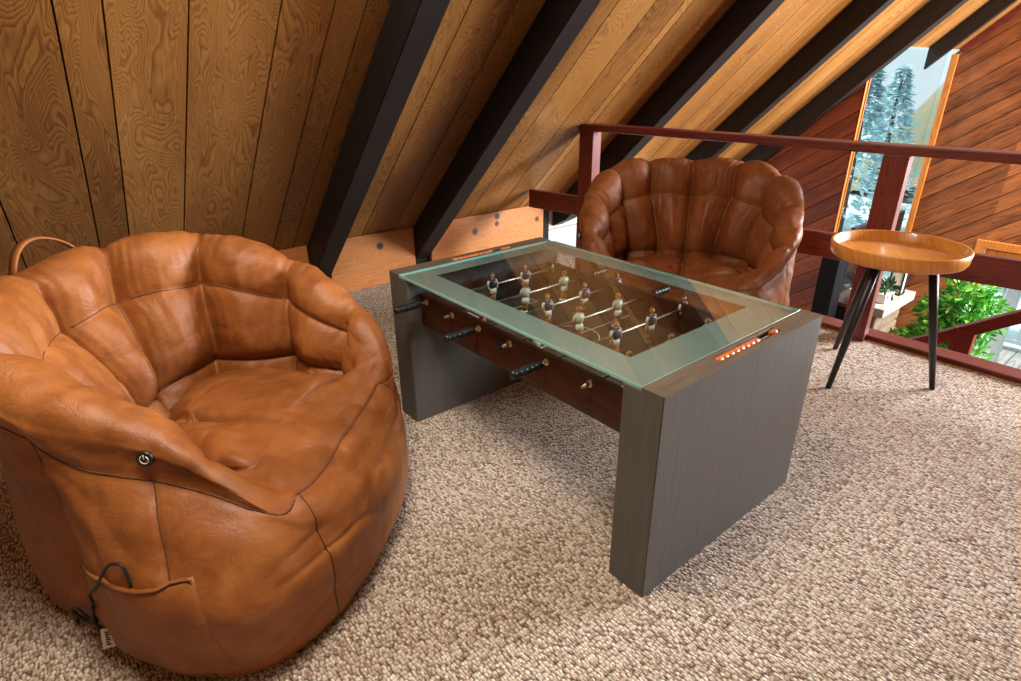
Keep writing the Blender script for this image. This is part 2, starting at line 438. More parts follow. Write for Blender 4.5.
# tall side window (plane x = XG) between the two gable walls
wt = rz(-.31)-.012
bm = bmesh.new()
for (a, b, c, d) in [(YL+.02, YL+.03, -1.75, wt), (YL+.03, YG-.031, -1.78, -1.75)]:
    box(bm, (XG-.05, a, c), (XG, b, d), .003)
w1 = struct(fill(bm, 'window_1', M['trimwood'], uvf=lambda c, n: (c.x+c.y, c.z)))
bm = bmesh.new(); box(bm, (XG-.028, YL+.045, -1.75), (XG-.022, YG-.031, wt)); fill(bm, 'window_pane', M['pane'], w1)
bm = bmesh.new(); box(bm, (XG-.06, YL+.03, FL), (XG, YG-.03, -1.78)); struct(fill(bm, 'wall_bay', M['plaster']))

# glazed door in the far wall
bm = bmesh.new()
def dframe(a0, a1, top, w, y0, y1):
    box(bm, (a0, y0, FL), (a0+w, y1, top), .004); box(bm, (a1-w, y0, FL), (a1, y1, top), .004); box(bm, (a0+w, y0, top-w), (a1-w, y1, top), .004)
dframe(DX0-.06, DX1+.06, DZ+.06, .075, YG-.03, YG+.0)
d1 = struct(fill(bm, 'door_1', M['trimwood'], uvf=lambda c, n: (c.x*.5+c.y, c.z+c.x)))
bm = bmesh.new(); dframe(DX0+.018, DX1-.018, DZ-.018, .09, YG+.01, YG+.05); box(bm, (DX0+.1, YG+.01, FL), (DX1-.1, YG+.05, FL+.14), .004)
fill(bm, 'door_leaf', M['trimwood'], d1, uvf=lambda c, n: (c.x*.5+c.y, c.z+c.x))
bm = bmesh.new(); box(bm, (DX0+.1, YG+.027, FL+.13), (DX1-.1, YG+.033, DZ-.1)); fill(bm, 'door_pane', M['pane'], d1)

# lower floor
M['lowfloor'] = plank_mat('brown_floor_boards', (70, 44, 28), (112, 74, 48), (140, 98, 66), .3, .4, su=9, sv=.8, lines=12)
bm = bmesh.new(); box(bm, (XW-.1, -3.2, FL-.1), (4.6, YG+.02, FL))
struct(fill(bm, 'floor_lower', M['lowfloor'], uvf=lambda c, n: (c.x, c.y)))

# ------------------------------------------------------------------ railing at the loft edge
rail = thing('railing', 'red-brown wooden railing along the open edge of the loft', 'railing', (0, 1.832, 0), math.radians(7.97))
ruv = lambda c, n: (c.y+c.z, c.x)
puv = lambda c, n: (c.x+c.y, c.z)
bm = bmesh.new(); box(bm, (-.818, -.004, .846), (4.5, .096, .884), .006)
for v in bm.verts: v.co.z -= .0145*v.co.x
fill(bm, 'top_rail', M['redwood'], rail, uvf=ruv)
bm = bmesh.new(); box(bm, (-1.245, .050, .350), (4.5, .088, .466), .004); fill(bm, 'mid_rail', M['redwood'], rail, uvf=ruv)
for (a, b) in [(-.812, -.714), (.760, .858), (2.5, 2.6)]:
    bm = bmesh.new(); box(bm, (a, .002, -.002), (b, .085, .846-.0145*a), .004); fill(bm, 'post', M['redwood'], rail, uvf=puv)

# stair handrail and newel beyond the loft edge
st = thing('stair_rail', 'red stair rail descending just beyond the loft edge, behind the side table', 'railing', (0, 2.5, 0))
bm = bmesh.new(); prism(bm, [(.60, -.34), (.60, -.41), (1.7, .375), (1.7, .44)], 'y', -.02, .06)
bmesh.ops.bevel(bm, geom=bm.edges[:], offset=.004, segments=2, affect='EDGES')
fill(bm, 'handrail', M['redwood'], st, uvf=ruv)
bm = bmesh.new(); box(bm, (1.06, -.01, FL), (1.15, .05, -.005), .004); fill(bm, 'newel_post', M['redwood'], st, uvf=puv)

# ------------------------------------------------------------------ foosball table
tb = thing('foosball_table', 'grey foosball coffee table with slab legs and a frosted-edge glass top', 'table', (0, 0, 0))
LED = .058; ZL = H-.010
suv = lambda c, n: ((c.y, c.z) if abs(n.x) > .5 else ((c.x, c.z) if abs(n.y) > .5 else (c.x, c.y)))
def leg_panel(right):
    X = (lambda x: L-x) if right else (lambda x: x)
    bm = bmesh.new()
    def q(pts, mi=0):
        f = bm.faces.new([bm.verts.new((X(p[0]), p[1], p[2])) for p in pts]); f.material_index = mi
    prof = [(0, 0), (T, 0), (T, ZL), (LED, ZL), (LED, H), (0, H)]
    for yy in (0, W): q([(a, yy, b) for a, b in prof])
    for i in range(4):
        a, b = prof[i], prof[i+1]; mi = 1 if i in (2,) else 0
        q([(a[0], 0, a[1]), (b[0], 0, b[1]), (b[0], W, b[1]), (a[0], W, a[1])], mi)
    q([(0, 0, 0), (0, W, 0), (0, W, H), (0, 0, H)])
    sx0, sx1, sy0, sy1, sz = .022, .045, .235, .503, H-.028
    xs = [0, sx0, sx1, LED]; ys = [0, sy0, sy1, W]
    for i in range(3):
        for j in range(3):
            if i == 1 and j == 1: continue
            q([(xs[i], ys[j], H), (xs[i+1], ys[j], H), (xs[i+1], ys[j+1], H), (xs[i], ys[j+1], H)], 1)
    q([(sx0, sy0, sz), (sx1, sy0, sz), (sx1, sy1, sz), (sx0, sy1, sz)], 1)
    for (a, b) in [((sx0, sy0), (sx1, sy0)), ((sx1, sy0), (sx1, sy1)), ((sx1, sy1), (sx0, sy1)), ((sx0, sy1), (sx0, sy0))]:
        q([(*a, sz), (*b, sz), (*b, H), (*a, H)], 1)
    bmesh.ops.remove_doubles(bm, verts=bm.verts[:], dist=1e-5)
    bmesh.ops.recalc_face_normals(bm, faces=bm.faces[:])
    es = [e for e in bm.edges if len(e.link_faces) == 2 and e.calc_face_angle(0) > .5 and (min(v.co.z for v in e.verts) > H-.001 or abs(e.verts[0].co.z-e.verts[1].co.z) > .3)]
    bmesh.ops.bevel(bm, geom=es, offset=.0018, segments=2, affect='EDGES')
    lp = fill(bm, 'leg_panel', [M['slab'], M['slabtop']], tb, uvf=suv)
    ybs = [sy0+.011+.0225*k for k in range(8)] + ([sy1-.012, ] if right else [sy1-.012, sy1-.034])
    xm = X((sx0+sx1)/2)
    for yb in ybs:
        b2 = bmesh.new(); lathe(b2, [(.002, -.011), (.0088, -.0105), (.0105, -.006), (.0105, .006), (.0088, .0105), (.002, .011)], 16, Matrix.Translation((xm, yb, H-.008)) @ Matrix.Rotation(PI/2, 4, 'X'))
        fill(b2, 'score_bead', M['bead'], lp)
    b2 = bmesh.new(); tube(b2, [(xm, sy0, H-.008), (xm, sy1, H-.008)], .002, 8); fill(b2, 'bead_wire', M['chrome'], lp)
leg_panel(False); leg_panel(True)
# side boards
for yy in (.05, W-.066):
    bm = bmesh.new(); box(bm, (T-.002, yy, .380), (L-T+.002, yy+.016, .486), .002)
    sb = fill(bm, 'side_board', M['walnut'], tb, uvf=lambda c, n: (c.z+c.y, c.x))
    if yy < .1:
        bm = bmesh.new(); lathe(bm, [(.0, -.006), (.016, -.006), (.018, -.004), (.018, .004), (.013, .006), (.012, .0), (0, .0)], 24, Matrix.Translation((.545, yy-.003, .447)) @ Matrix.Rotation(PI/2, 4, 'X'))
        fill(bm, 'ball_cup', M['blackplastic'], sb)
bm = bmesh.new(); box(bm, (T-.001, .052, .372), (L-T+.001, W-.052, .387)); pf = fill(bm, 'playing_field', M['field'], tb)
# end boards with goals
for xa in (T-.001, L-T-.013):
    bm = bmesh.new(); y1, y2 = W/2-.08, W/2+.08
    box(bm, (xa, .066, .387), (xa+.014, y1, .486), .001); box(bm, (xa, y2, .387), (xa+.014, W-.066, .486), .001); box(bm, (xa, y1, .452), (xa+.014, y2, .486), .001)
    fill(bm, 'end_board', M['walnut'], tb, uvf=lambda c, n: (c.z+c.x, c.y))
# field markings
bm = bmesh.new(); zf = .3874; xc = L/2-.03; yc = W/2
def strip(x0, y0_, x1, y1_, w=.0035):
    d = Vector((x1-x0, y1_-y0_, 0)); n = Vector((-d.y, d.x, 0)).normalized()*w/2
    bm.faces.new([bm.verts.new(Vector(p)) for p in ((x0+n.x, y0_+n.y, zf), (x1+n.x, y1_+n.y, zf), (x1-n.x, y1_-n.y, zf), (x0-n.x, y0_-n.y, zf))])
def arc(cx, cy, r, a0, a1, n=40, w=.0035):
    P = [(cx+r*math.cos(a0+(a1-a0)*i/n), cy+r*math.sin(a0+(a1-a0)*i/n)) for i in range(n+1)]
    for (p, q) in zip(P, P[1:]): strip(*p, *q, w)
strip(xc, .07, xc, yc-.085); strip(xc, yc-.085, xc, yc+.085); strip(xc, yc+.085, xc, W-.07); arc(xc, yc, .085, 0, 2*PI, 48)
fill(bm, 'halfway_line', M['white'], pf)
for e, s in ((.125, 1), (L-.125, -1)):
    bm = bmesh.new()
    strip(e, yc-.13, e+s*.10, yc-.13); strip(e, yc+.13, e+s*.10, yc+.13); strip(e+s*.10, yc-.13, e+s*.10, yc+.13)
    arc(e+s*.10, yc, .05, -PI/2 if s > 0 else PI/2, PI/2 if s > 0 else 1.5*PI, 20)
    fill(bm, 'penalty_line', M['white'], pf)

def player_mesh(light, face):
    """little painted figure hung on the rod; rod axis = y through the origin"""
    bm = bmesh.new()
    shirt = 4 if light else 2; arm = 4 if light else 3; boot = 3 if light else 6
    def loft(secs, mi, n=10):
        rings = []
        for (cx, z, hx, hy) in secs:
            rings.append([bm.verts.new((face*(cx+hx*math.copysign(abs(math.cos(a))**.7, math.cos(a))), hy*math.copysign(abs(math.sin(a))**.7, math.sin(a)), z)) for a in [2*PI*(k+.5)/n for k in range(n)]])
        for a, b in zip(rings, rings[1:]):
            for k in range(n):
                f = bm.faces.new((a[k], a[(k+1) % n], b[(k+1) % n], b[k])); f.material_index = mi; f.smooth = True
        for r in (rings[0], rings[-1]): f = bm.faces.new(r); f.material_index = mi
    loft([(.004, -.069, .013, .0095), (.005, -.062, .014, .0105), (.002, -.055, .010, .0095)], boot)           # boots block
    loft([(.001, -.055, .0085, .0090), (.0, -.040, .0080, .0095), (-.001, -.030, .0085, .0105)], 5)               # legs
    loft([(-.001, -.031, .0100, .0130), (-.001, -.020, .0105, .0135), (0, -.010, .0095, .0115)], 3)                  # shorts
    loft([(0, -.011, .0090, .0112), (0, .002, .0115, .0140), (0, .014, .0105, .0150), (0, .020, .0060, .0090)], shirt)  # torso
    loft([(0, .018, .0040, .0042), (0, .024, .0040, .0042)], 0)
    for sy in (-1, 1):                                                                                          # arms at the sides
        rr = tube(bm, [(0, sy*.0135, .016), (0, sy*.0180, .006), (face*.002, sy*.0175, -.006)], [.0042, .0042, .0038], 8, mi=arm)
        tube(bm, [(face*.002, sy*.0175, -.006), (face*.004, sy*.0160, -.014)], [.0034, .003], 8, mi=0)
    # head with hair cap
    for (r, mi, dz, dx, zmin) in ((.0078, 0, .0315, 0, -1), (.0083, 1, .0325, -.0012, .1)):
        g = bmesh.ops.create_icosphere(bm, subdivisions=2, radius=r)
        for v in g['verts']: v.co = Vector((face*dx+v.co.x*.95, v.co.y*.9, dz+v.co.z*1.12))
        dele = []
        for f in {f for v in g['verts'] for f in v.link_faces}:
            f.material_index = mi; f.smooth = True
            if mi == 1:
                c = f.calc_center_median()-Vector((face*dx, 0, dz))
                if c.z*1.0-face*c.x*.9 < .0005: dele.append(f)
        if dele: bmesh.ops.delete(bm, geom=dele, context='FACES')
    me = bpy.data.meshes.new('player'); bmesh.ops.recalc_face_normals(bm, faces=bm.faces[:]); bm.to_mesh(me); bm.free()
    for k in ('skin', 'hair', 'navy', 'offwhite', 'mint', 'sock', 'boot'): me.materials.append(M[k])
    return me
pm_dark, pm_light = player_mesh(False, 1), player_mesh(True, -1)
ZR = .465
rods = [(.150, 0, (.325, .480, .640)), (.300, 1, (.165, .350, .535)), (.440, 0, (.325, .495, .660)), (.585, 1, (.145, .320, .498)), (.735, 0, (.318, .478, .640)), (.890, 1, (.19, .36, .53))]
for (x, light, ys) in rods:
    bm = bmesh.new(); tube(bm, [(x, .020, ZR), (x, W-.02, ZR)], .0042, 12)
    rd = fill(bm, 'rod', M['chrome'], tb)
    for yy in ys:
        o = bpy.data.objects.new('player', pm_light if light else pm_dark); COL.objects.link(o); o.parent = rd; o.location = (x, yy, ZR); o.scale = (1.1, 1.1, 1.08)
        o.rotation_euler = (0, random.uniform(-.06, .06), 0)
    for yy, s in ((.05, 1), (W-.05, -1)):
        bm = bmesh.new(); lathe(bm, [(.0045, -.007), (.0085, -.006), (.0105, -.002), (.0105, .002), (.0045, .003)], 18, Matrix.Translation((x, yy, ZR)) @ Matrix.Rotation(s*PI/2, 4, 'X') @ Matrix.Scale(-1, 4, (0, 0, 1)))
        fill(bm, 'bushing', M['brass'], rd)
        near = s > 0
        if near != bool(light):
            h = []
            for k in range(25):
                u = k/24; h.append(((.0125 if 0 < k < 24 else .004) - .0020*(1 if k % 4 == 0 else 0) - .003*max(0, 1-abs(u-.12)*9), .032*0+u*.105))
            bm = bmesh.new(); lathe(bm, [(0, 0)]+h+[(0, .105)], 18, Matrix.Translation((x, yy-s*.018, ZR)) @ Matrix.Rotation(s*PI/2, 4, 'X'))
            fill(bm, 'handle', M['blackplastic'], rd)
        else:
            bm = bmesh.new(); lathe(bm, [(0, .0), (.0055, .0), (.0055, .012), (0, .014)], 14, Matrix.Translation((x, yy-s*.008, ZR)) @ Matrix.Rotation(s*PI/2, 4, 'X'))
            fill(bm, 'rod_cap', M['chrome'], rd)
# glass top: clear sheet, green edge, frosted border below
GX0, GX1 = LED+.001, L-LED-.001
bm = bmesh.new(); vs = box(bm, (GX0, .004, H-.0085), (GX1, W-.004, H-.0003), .0008, 1)
bm.normal_update()
for f in bm.faces: f.material_index = 1 if abs(f.normal.z) < .9 else 0
gt = fill(bm, 'glass_top', [M['glass'], M['glassedge']], tb)
bm = bmesh.new(); xi0, xi1, yi0, yi1 = .128, .958, .108, .612; zb = H-.0088
for (a, b, c, d) in [(GX0, GX1, .004, yi0), (GX0, GX1, yi1, W-.004), (GX0, xi0, yi0, yi1), (xi1, GX1, yi0, yi1)]:
    box(bm, (a, c, zb-.0006), (b, d, zb))
fill(bm, 'frosted_border', M['frost'], gt)
for (x, y) in [(LED+.022, .075), (LED+.022, W-.20), (L-LED-.022, .075), (L-LED-.022, .37)]:
    bm = bmesh.new(); lathe(bm, [(0, 0), (.011, 0), (.011, .0006), (0, .0006)], 20, Matrix.Translation((x, y, ZL+.0001))); fill(bm, 'rubber_pad', M['pad'], tb)

# ------------------------------------------------------------------ bean bag chairs
def smoothstep(e0, e1, x):
    t = np.clip((x-e0)/(e1-e0), 0, 1); return t*t*(3-2*t)
def cub(xq, xs, ys):
    """monotone-ish cubic through table, flat ends"""
    xs = np.array(xs, float); ys = np.array(ys, float)
    d = np.diff(ys)/np.diff(xs); m = np.zeros_like(ys)
    for i in range(1, len(xs)-1): m[i] = 0 if d[i-1]*d[i] <= 0 else 2*d[i-1]*d[i]/(d[i-1]+d[i])
    i = np.clip(np.searchsorted(xs, xq)-1, 0, len(xs)-2); h = xs[i+1]-xs[i]; t = (xq-xs[i])/h
    return (2*t**3-3*t**2+1)*ys[i]+(t**3-2*t**2+t)*h*m[i]+(-2*t**3+3*t**2)*ys[i+1]+(t**3-t**2)*h*m[i+1]

def vnoise(P, seed):
    """numpy value noise, P (...,3)"""
    P = np.asarray(P); i = np.floor(P).astype(np.int64); f = P-i; f = f*f*(3-2*f)
    def hsh(a, b, c):
        h = (a*73856093) ^ (b*19349663) ^ (c*83492791) ^ (seed*2654435761)
        h = (h ^ (h >> 13))*1274126177 & 0x7fffffff
        return ((h ^ (h >> 16)) & 0xffff)/65535.
    r = 0
    for dx in (0, 1):
        for dy in (0, 1):
            for dz in (0, 1):
                w = (f[..., 0] if dx else 1-f[..., 0])*(f[..., 1] if dy else 1-f[..., 1])*(f[..., 2] if dz else 1-f[..., 2])
                r = r+w*hsh(i[..., 0]+dx, i[..., 1]+dy, i[..., 2]+dz)
    return r*2-1

VAL_ = [180, -180, 148, 117, 85, 56, -148, -117, -85, -56]     # creases between the back cushions
OUT = [29, 60, 98, 146, -28, -56, -90, -146]                  # seams down the outside
def beanbag(name, label, loc, rz_, mat, seed, hs=1.0, tabs=None, flop=1.0, VAL=VAL_):
    root = thing(name, label, 'beanbag chair', (*loc, 0), rz_, 'tan leather beanbag chairs')
    NA, NTT = 560, 250
    ang = np.linspace(-180, 180, NA, endpoint=False); A = np.abs(ang)
    K = [0, 14, 27, 40, 55, 84, 117, 150, 180]
    h = cub(A, K, [.314, .316, .338, .415, .485, .585, .668, .695, .690])*hs
    rc = cub(A, K, [.445, .455, .490, .515, .495, .455, .445, .440, .425])
    rs = cub(A, K, [.410, .410, .415, .420, .400, .350, .300, .225, .195])
    zs = cub(A, K, [.345, .342, .330, .305, .285, .275, .272, .272, .272])
    R = cub(A, K, [.585, .585, .580, .565, .540, .505, .500, .500, .505])
    if tabs:
        h, rc, rs, R = [cub(ang, tabs['a'], tabs[k]) for k in ('h', 'rc', 'rs', 'R')]
    wf = smoothstep(22, 50, A)                                # 0 = open front, 1 = arms and back
    z0 = np.zeros(NA)
    tubeR = .05+.035*smoothstep(30, 150, A)
    cps = [  # (r, z, key)
        (z0, z0), (.5*R, z0), (.90*R, z0+.001), (.975*R, z0+.03), (1.0*R, z0+.11),
        (1.0*R*(1-.02*wf), z0+.20+.04*wf),
        ((np.minimum(R*.985, rc+tubeR*.95))*wf+(rc+(R-rc)*.72)*(1-wf), (zs+(h-zs)*(.60+.16*smoothstep(72, 100, A))+.005)*wf+(h-.065)*(1-wf)),                 # outer seam
        ((rc+tubeR*.62)*wf+(rc+(R-rc)*.36)*(1-wf), (h-tubeR*.36)*wf+(h-.020)*(1-wf)),
        (rc, h),
        (rc-tubeR*.85*wf-.035*(1-wf), h-tubeR*.30*wf+.006*(1-wf)),
        ((rc-(tubeR*1.25)+(rs-rc)*.05)*wf+(rc-.07)*(1-wf), (zs+(h-zs)*.70)*wf+(h+.011)*(1-wf)),      # upper inner seam
        (((rc-tubeR*1.2)*.55+rs*.45)*wf+(rc-.10)*(1-wf), (zs+(h-zs)*.36)*wf+(h+.014)*(1-wf)),
        (((rc-tubeR*1.2)*.22+rs*.78)*wf+(rc-.13)*(1-wf), (zs+(h-zs)*.13)*wf+(h+.016)*(1-wf)),   # lower inner seam
        ((rs*.985)*wf+(rc-.16)*(1-wf), zs*wf+(h+.017)*(1-wf)),                                 # junction with the seat
        ((rs*.86)*wf+(rc-.19)*(1-wf), (zs+.032)*wf+(h+.018)*(1-wf)), ((rs*.55)*wf+(rc-.19)*.64*(1-wf), (.6*(zs+.05)+.4*.345)*wf+.349*(1-wf)), (rs*.25, z0+.347), (z0, z0+.345)]
    keys = len(cps); T_SE_OUT, T_CREST, T_UP, T_LOW, T_J = 6, 8, 10, 12, 13
    Rk = np.array([c[0] for c in cps]); Zk = np.array([c[1] for c in cps])     # keys x NA
    dens = np.array([.3, .5, .6, .8, 1, 1.1, 1, .9, .9, .9, 1, 1, .8, 1, 1.2, 1.2, .8])
    cum = np.concatenate([[0], np.cumsum(dens)]); cum /= cum[-1]
    u = np.linspace(0, 1, NTT); tk = np.interp(u, cum, np.arange(keys))     # key coordinate
    i = np.clip(tk.astype(int), 0, keys-2); f = (tk-i)[:, None]
    def cr(Kv):
        p0 = Kv[np.clip(i-1, 0, keys-1)]; p1 = Kv[i]; p2 = Kv[i+1]; p3 = Kv[np.clip(i+2, 0, keys-1)]
        return .5*((2*p1)+(-p0+p2)*f+(2*p0-5*p1+4*p2-p3)*f**2+(-p0+3*p1-3*p2+p3)*f**3)
    r = cr(Rk); z = cr(Zk); r[0] = 0; r[-1] = 0; r = np.maximum(r, 0)
    ar = np.radians(ang)[None, :]
    def pos(): return np.stack([r*np.cos(ar), r*np.sin(ar), z], -1)
    def normals(P):
        du = np.gradient(P, axis=0); da = (np.roll(P, -1, 1)-np.roll(P, 1, 1))
        n = np.cross(da, du); n /= np.maximum(np.linalg.norm(n, axis=-1, keepdims=True), 1e-9)
        return n
    P = pos(); N = normals(P)
    if (N[40]*np.stack([np.cos(ar[0]), np.sin(ar[0]), 0*ar[0]], -1)).sum() < 0: N = -N
    TT = tk[:, None]+0*ar; AA = ang[None, :]+0*TT
    # --- cushions of the back and rim
    back = smoothstep(6.3, 7.6, TT)*(1-smoothstep(12.9, 13.5, TT))*smoothstep(44, 56, np.abs(AA))
    D = np.zeros_like(TT); dmin = np.full_like(TT, 1e9)
    wob = 2.0*vnoise(np.stack([TT*.7, AA*0+1.3, AA*.02], -1), seed)
    for a0 in VAL: dmin = np.minimum(dmin, np.abs(AA+wob-a0))
    depth = smoothstep(7.3, 10.0, TT)*.86+.14
    D += back*depth*(.032-.036*np.exp(-dmin/3.0)-.046*np.exp(-(dmin/8.5)**1.5))
    for tkey, amp in ((T_UP, .011), (T_LOW, .016)):
        D += back*smoothstep(46, 60, np.abs(AA))*(-.9*amp*np.exp(-np.abs(TT-tkey)/.10)-.7*amp*np.exp(-(np.abs(TT-tkey)/.55)**1.5))
    # pillow swell between seams
    D += back*.024*np.sin(np.clip((TT-T_UP)/(T_LOW-T_UP), 0, 1)*PI)
    D += back*.012*np.sin(np.clip((TT-7)/(T_UP-7), 0, 1)*PI)
    # junction crease
    D += -.016*np.exp(-((TT-T_J)/.16)**2)*smoothstep(24, 48, np.abs(AA))
    # seat split and puff
    seat = smoothstep(13.2, 14.0, TT)
    yl = P[..., 1]; xl = P[..., 0]
    D += seat*(-.020*np.exp(-(yl/.012)**2)-.018*np.exp(-(yl/.05)**2))*smoothstep(.40, .05, xl)
    D += seat*.006
    # outer seams
    outm = smoothstep(3.0, 4.0, TT)*(1-smoothstep(5.9, 6.4, TT))
    omin = np.full_like(TT, 1e9)
    owob = 1.5*vnoise(np.stack([TT*.6, AA*0+5.3, AA*.01], -1), seed+3)+(TT-4)*1.9*(AA < -45)*(AA > -120)
    for a0 in OUT: omin = np.minimum(omin, np.abs(AA+owob-a0))
    D += outm*(-.0045*np.exp(-(omin/.7)**2)-.006*np.exp(-(omin/4.5)**2))
    osm = np.exp(-((TT-T_SE_OUT-2.0*np.clip(1-(np.abs(AA)-28)/12.2, 0, 1)**1.5)/.10)**2)
    D += -.005*osm*smoothstep(22, 30, np.abs(AA)) - .008*np.exp(-((TT-T_SE_OUT)/.5)**2)*smoothstep(22, 30, np.abs(AA))
    # front edge seam of the seat
    fe = (1-smoothstep(24, 30, np.abs(AA)))
    D += fe*(-.004*np.exp(-((TT-8.0)/.10)**2)-.006*np.exp(-((TT-8.0)/.6)**2))
    # --- wrinkles
    q = P*np.array([1, 1, 1.0])
    w1 = vnoise(q*5+3.1, seed+1); w2 = vnoise(q*11+np.stack([w1, w1*.7, -w1], -1)*.8, seed+2)
    w3 = vnoise(q*np.array([24, 24, 17])+np.stack([w2, w1, -w2], -1)*1.2, seed+4)
    w4 = vnoise(q*np.array([15, 15, 15])+np.stack([w1, -w2, w2], -1)*2.2, seed+12)
    w5 = vnoise(np.stack([np.cos(ar)*9+0*TT, np.sin(ar)*9+0*TT, TT*.9+w1], -1), seed+14)
    ridg = (1-np.abs(w2))**3
    free = smoothstep(1.8, 3, TT)
    D += free*(.010*w1+.0065*w2+.0022*w3+.0016*w4-.005*(ridg-.3)*np.where(TT < 6.5, .5, 1.0)+.0045*back*w5)
    # sag folds low on the outside
    zz = P[..., 2]
    fold = vnoise(np.stack([np.cos(ar)+0*TT, np.sin(ar)+0*TT, zz*12+1.5*w1], -1)*np.array([2.0, 2.0, 1]), seed+7)
    D += smoothstep(2.8, 3.5, TT)*(1-smoothstep(5.6, 6.2, TT))*(.006*fold-.006*(1-np.abs(fold))**4)
    # pinch wrinkles near the creases of the rim
    pin = np.sin(dmin*1.6+6*vnoise(q*8, seed+9))*np.exp(-(dmin/7)**2)
    D += back*.0016*pin
    P = P+N*D[..., None]; P[..., 2] = np.maximum(P[..., 2], 0.0015*0)
    P[0] = P[0].mean(0); P[-1] = P[-1].mean(0)
    N = normals(P)
    if (N[100]*np.stack([np.cos(ar[0]), np.sin(ar[0]), 0*ar[0]], -1)).sum() < 0: N = -N
    V = [tuple(P[0, 0])]+[tuple(v) for v in P[1:-1].reshape(-1, 3)]+[tuple(P[-1, 0])]
    F = []; nr = NTT-2
    for k in range(NA): F.append((0, 1+(k+1) % NA, 1+k))
    for j in range(nr-1):
        b0, b1 = 1+j*NA, 1+(j+1)*NA
        for k in range(NA):
            k2 = (k+1) % NA; F.append((b0+k, b0+k2, b1+k2, b1+k))
    b = 1+(nr-1)*NA; last = len(V)-1
    for k in range(NA): F.append((b+k, b+(k+1) % NA, last))
    rawmesh('cover', V, F, mat, root)
    def at(a, t, off=0.0):
        jx = np.interp(t, tk, np.arange(NTT)); j = int(jx); fj = jx-j; j2 = min(j+1, NTT-1)
        kx = ((a+180) % 360)/360*NA; k = int(kx) % NA; fk = kx-int(kx); k2 = (k+1) % NA
        p = (P[j, k]*(1-fk)+P[j, k2]*fk)*(1-fj)+(P[j2, k]*(1-fk)+P[j2, k2]*fk)*fj
        n = N[j, k]*(1-fj)+N[j2, k]*fj
        return Vector(p+n*off), Vector(n).normalized()
    # stitched seams as thin cords lying in the grooves
    def seam(path, r=.0017):
        bm = bmesh.new(); tube(bm, [at(a, t, .0002)[0] for a, t in path], r, 6); fill(bm, 'seam', M['thread'], root, True)
    def owa(a, t): return a-1.5*float(vnoise(np.array([t*.6, 5.3, a*.01]), seed+3))-(t-4)*1.9*(-120 < a < -45)
    def t_at(a, z):
        ts = np.linspace(2.6, 7.2, 60); zz_ = [at(a, x)[0].z for x in ts]; return float(np.interp(z, zz_, ts))
    for a0 in OUT:
        te = 7.9 if abs(a0) < 30 else 6.0
        seam([(owa(a0, 2.6+k*(te-2.6)/40)*(1-max(0, k-30)/10*.0), 2.6+k*(te-2.6)/40) for k in range(41)])
    for s in (1, -1): seam([(s*(28+k*1.53), 6.0+2.0*max(0, 1-k/8)**1.5) for k in range(100)])
    seam([(-28+k*.56, 8.0) for k in range(101)])
    vs_ = sorted([v for v in VAL if v != -180]); edges = [-56]+[]
    order = [56, 85, 117, 148, 180, 212, 243, 275, 304]
    for a0, a1 in zip(order, order[1:]):
        for tkey in (T_UP, T_LOW):
            seam([(((a0+2.5+(a1-a0-5)*k/24)+180) % 360-180, tkey) for k in range(25)], .0014)
    # handle loop behind the back
    pa, na = at(177, 6.7); pb, nb = at(155, 6.7)
    mid = (pa+pb)/2; out = Vector((-1, 0, 0)); up = Vector((0, 0, 1))
    bm = bmesh.new(); pth = []
    for k in range(25):
        u_ = k/24; s = math.sin(u_*PI)
        pth.append(pa.lerp(pb, u_)+up*(.095*s**.5)*flop+out*(.03*s+.05*(1-flop)*s)+Vector((.012, 0, 0)))
    rows = []
    for k, p in enumerate(pth):
        wdir = Vector((-1, .45, -.1)).normalized()*.026
        t = (pth[min(k+1, 24)]-pth[max(k-1, 0)]).normalized(); nn = wdir.cross(t).normalized()*.003
        rows.append([bm.verts.new(p+wdir+nn), bm.verts.new(p-wdir+nn), bm.verts.new(p-wdir-nn), bm.verts.new(p+wdir-nn)])
    for a_, b_ in zip(rows, rows[1:]):
        for k in range(4): bm.faces.new((a_[k], a_[(k+1) % 4], b_[(k+1) % 4], b_[k]))
    bm.faces.new(rows[0]); bm.faces.new(rows[-1][::-1])
    fill(bm, 'carry_handle', mat, root, True)
    # massage power button on the left arm
    p, n = at(-60, 6.55)
    Mx = Matrix.Translation(p+n*.0050) @ n.to_track_quat('Z', 'X').to_matrix().to_4x4()
    bm = bmesh.new(); lathe(bm, [(0, -.012), (.0165, -.012), (.0165, .0012), (.0150, .0022), (0, .0022)], 32, Mx)
    pb_ = fill(bm, 'power_button', M['blackplastic'], root)
    bm = bmesh.new()
    tube(bm, [Mx @ Vector((.0085*math.cos(x), .0085*math.sin(x), .0026)) for x in np.linspace(.6, 2*PI-.6, 30)], .0012, 6)
    tube(bm, [Mx @ Vector((.0015, 0, .0026)), Mx @ Vector((.0105, 0, .0026))], .0012, 6)
    fill(bm, 'power_symbol', M['icon'], pb_)
    # side pocket, just a flap sewn on the outside
    a_l, a_r = -87, -53
    NU, NV = 30, 24; Vp = []; Fp = []
    tbl = [(t_at(a_l+(a_r-a_l)*k/NU+4*k/NU, .045), t_at(a_l+(a_r-a_l)*k/NU, .222+.052*k/NU-.008*math.sin(PI*k/NU))) for k in range(NU+1)]
    for lay, off in ((0, .0042), (1, .0008)):
        for v in range(NV+1):
            for u_ in range(NU+1):
                a = a_l+(a_r-a_l)*u_/NU+4*(1-v/NV)*(u_/NU); t = tbl[u_][0]+(tbl[u_][1]-tbl[u_][0])*v/NV
                gape = .004*math.sin(PI*u_/NU)**2*(v/NV)**5
                sag = 0
                Vp.append(at(a, t+sag, off+(gape if lay == 0 else 0)+(.0 if 0 < u_ < NU else -.004))[0])
    base = (NU+1)*(NV+1)
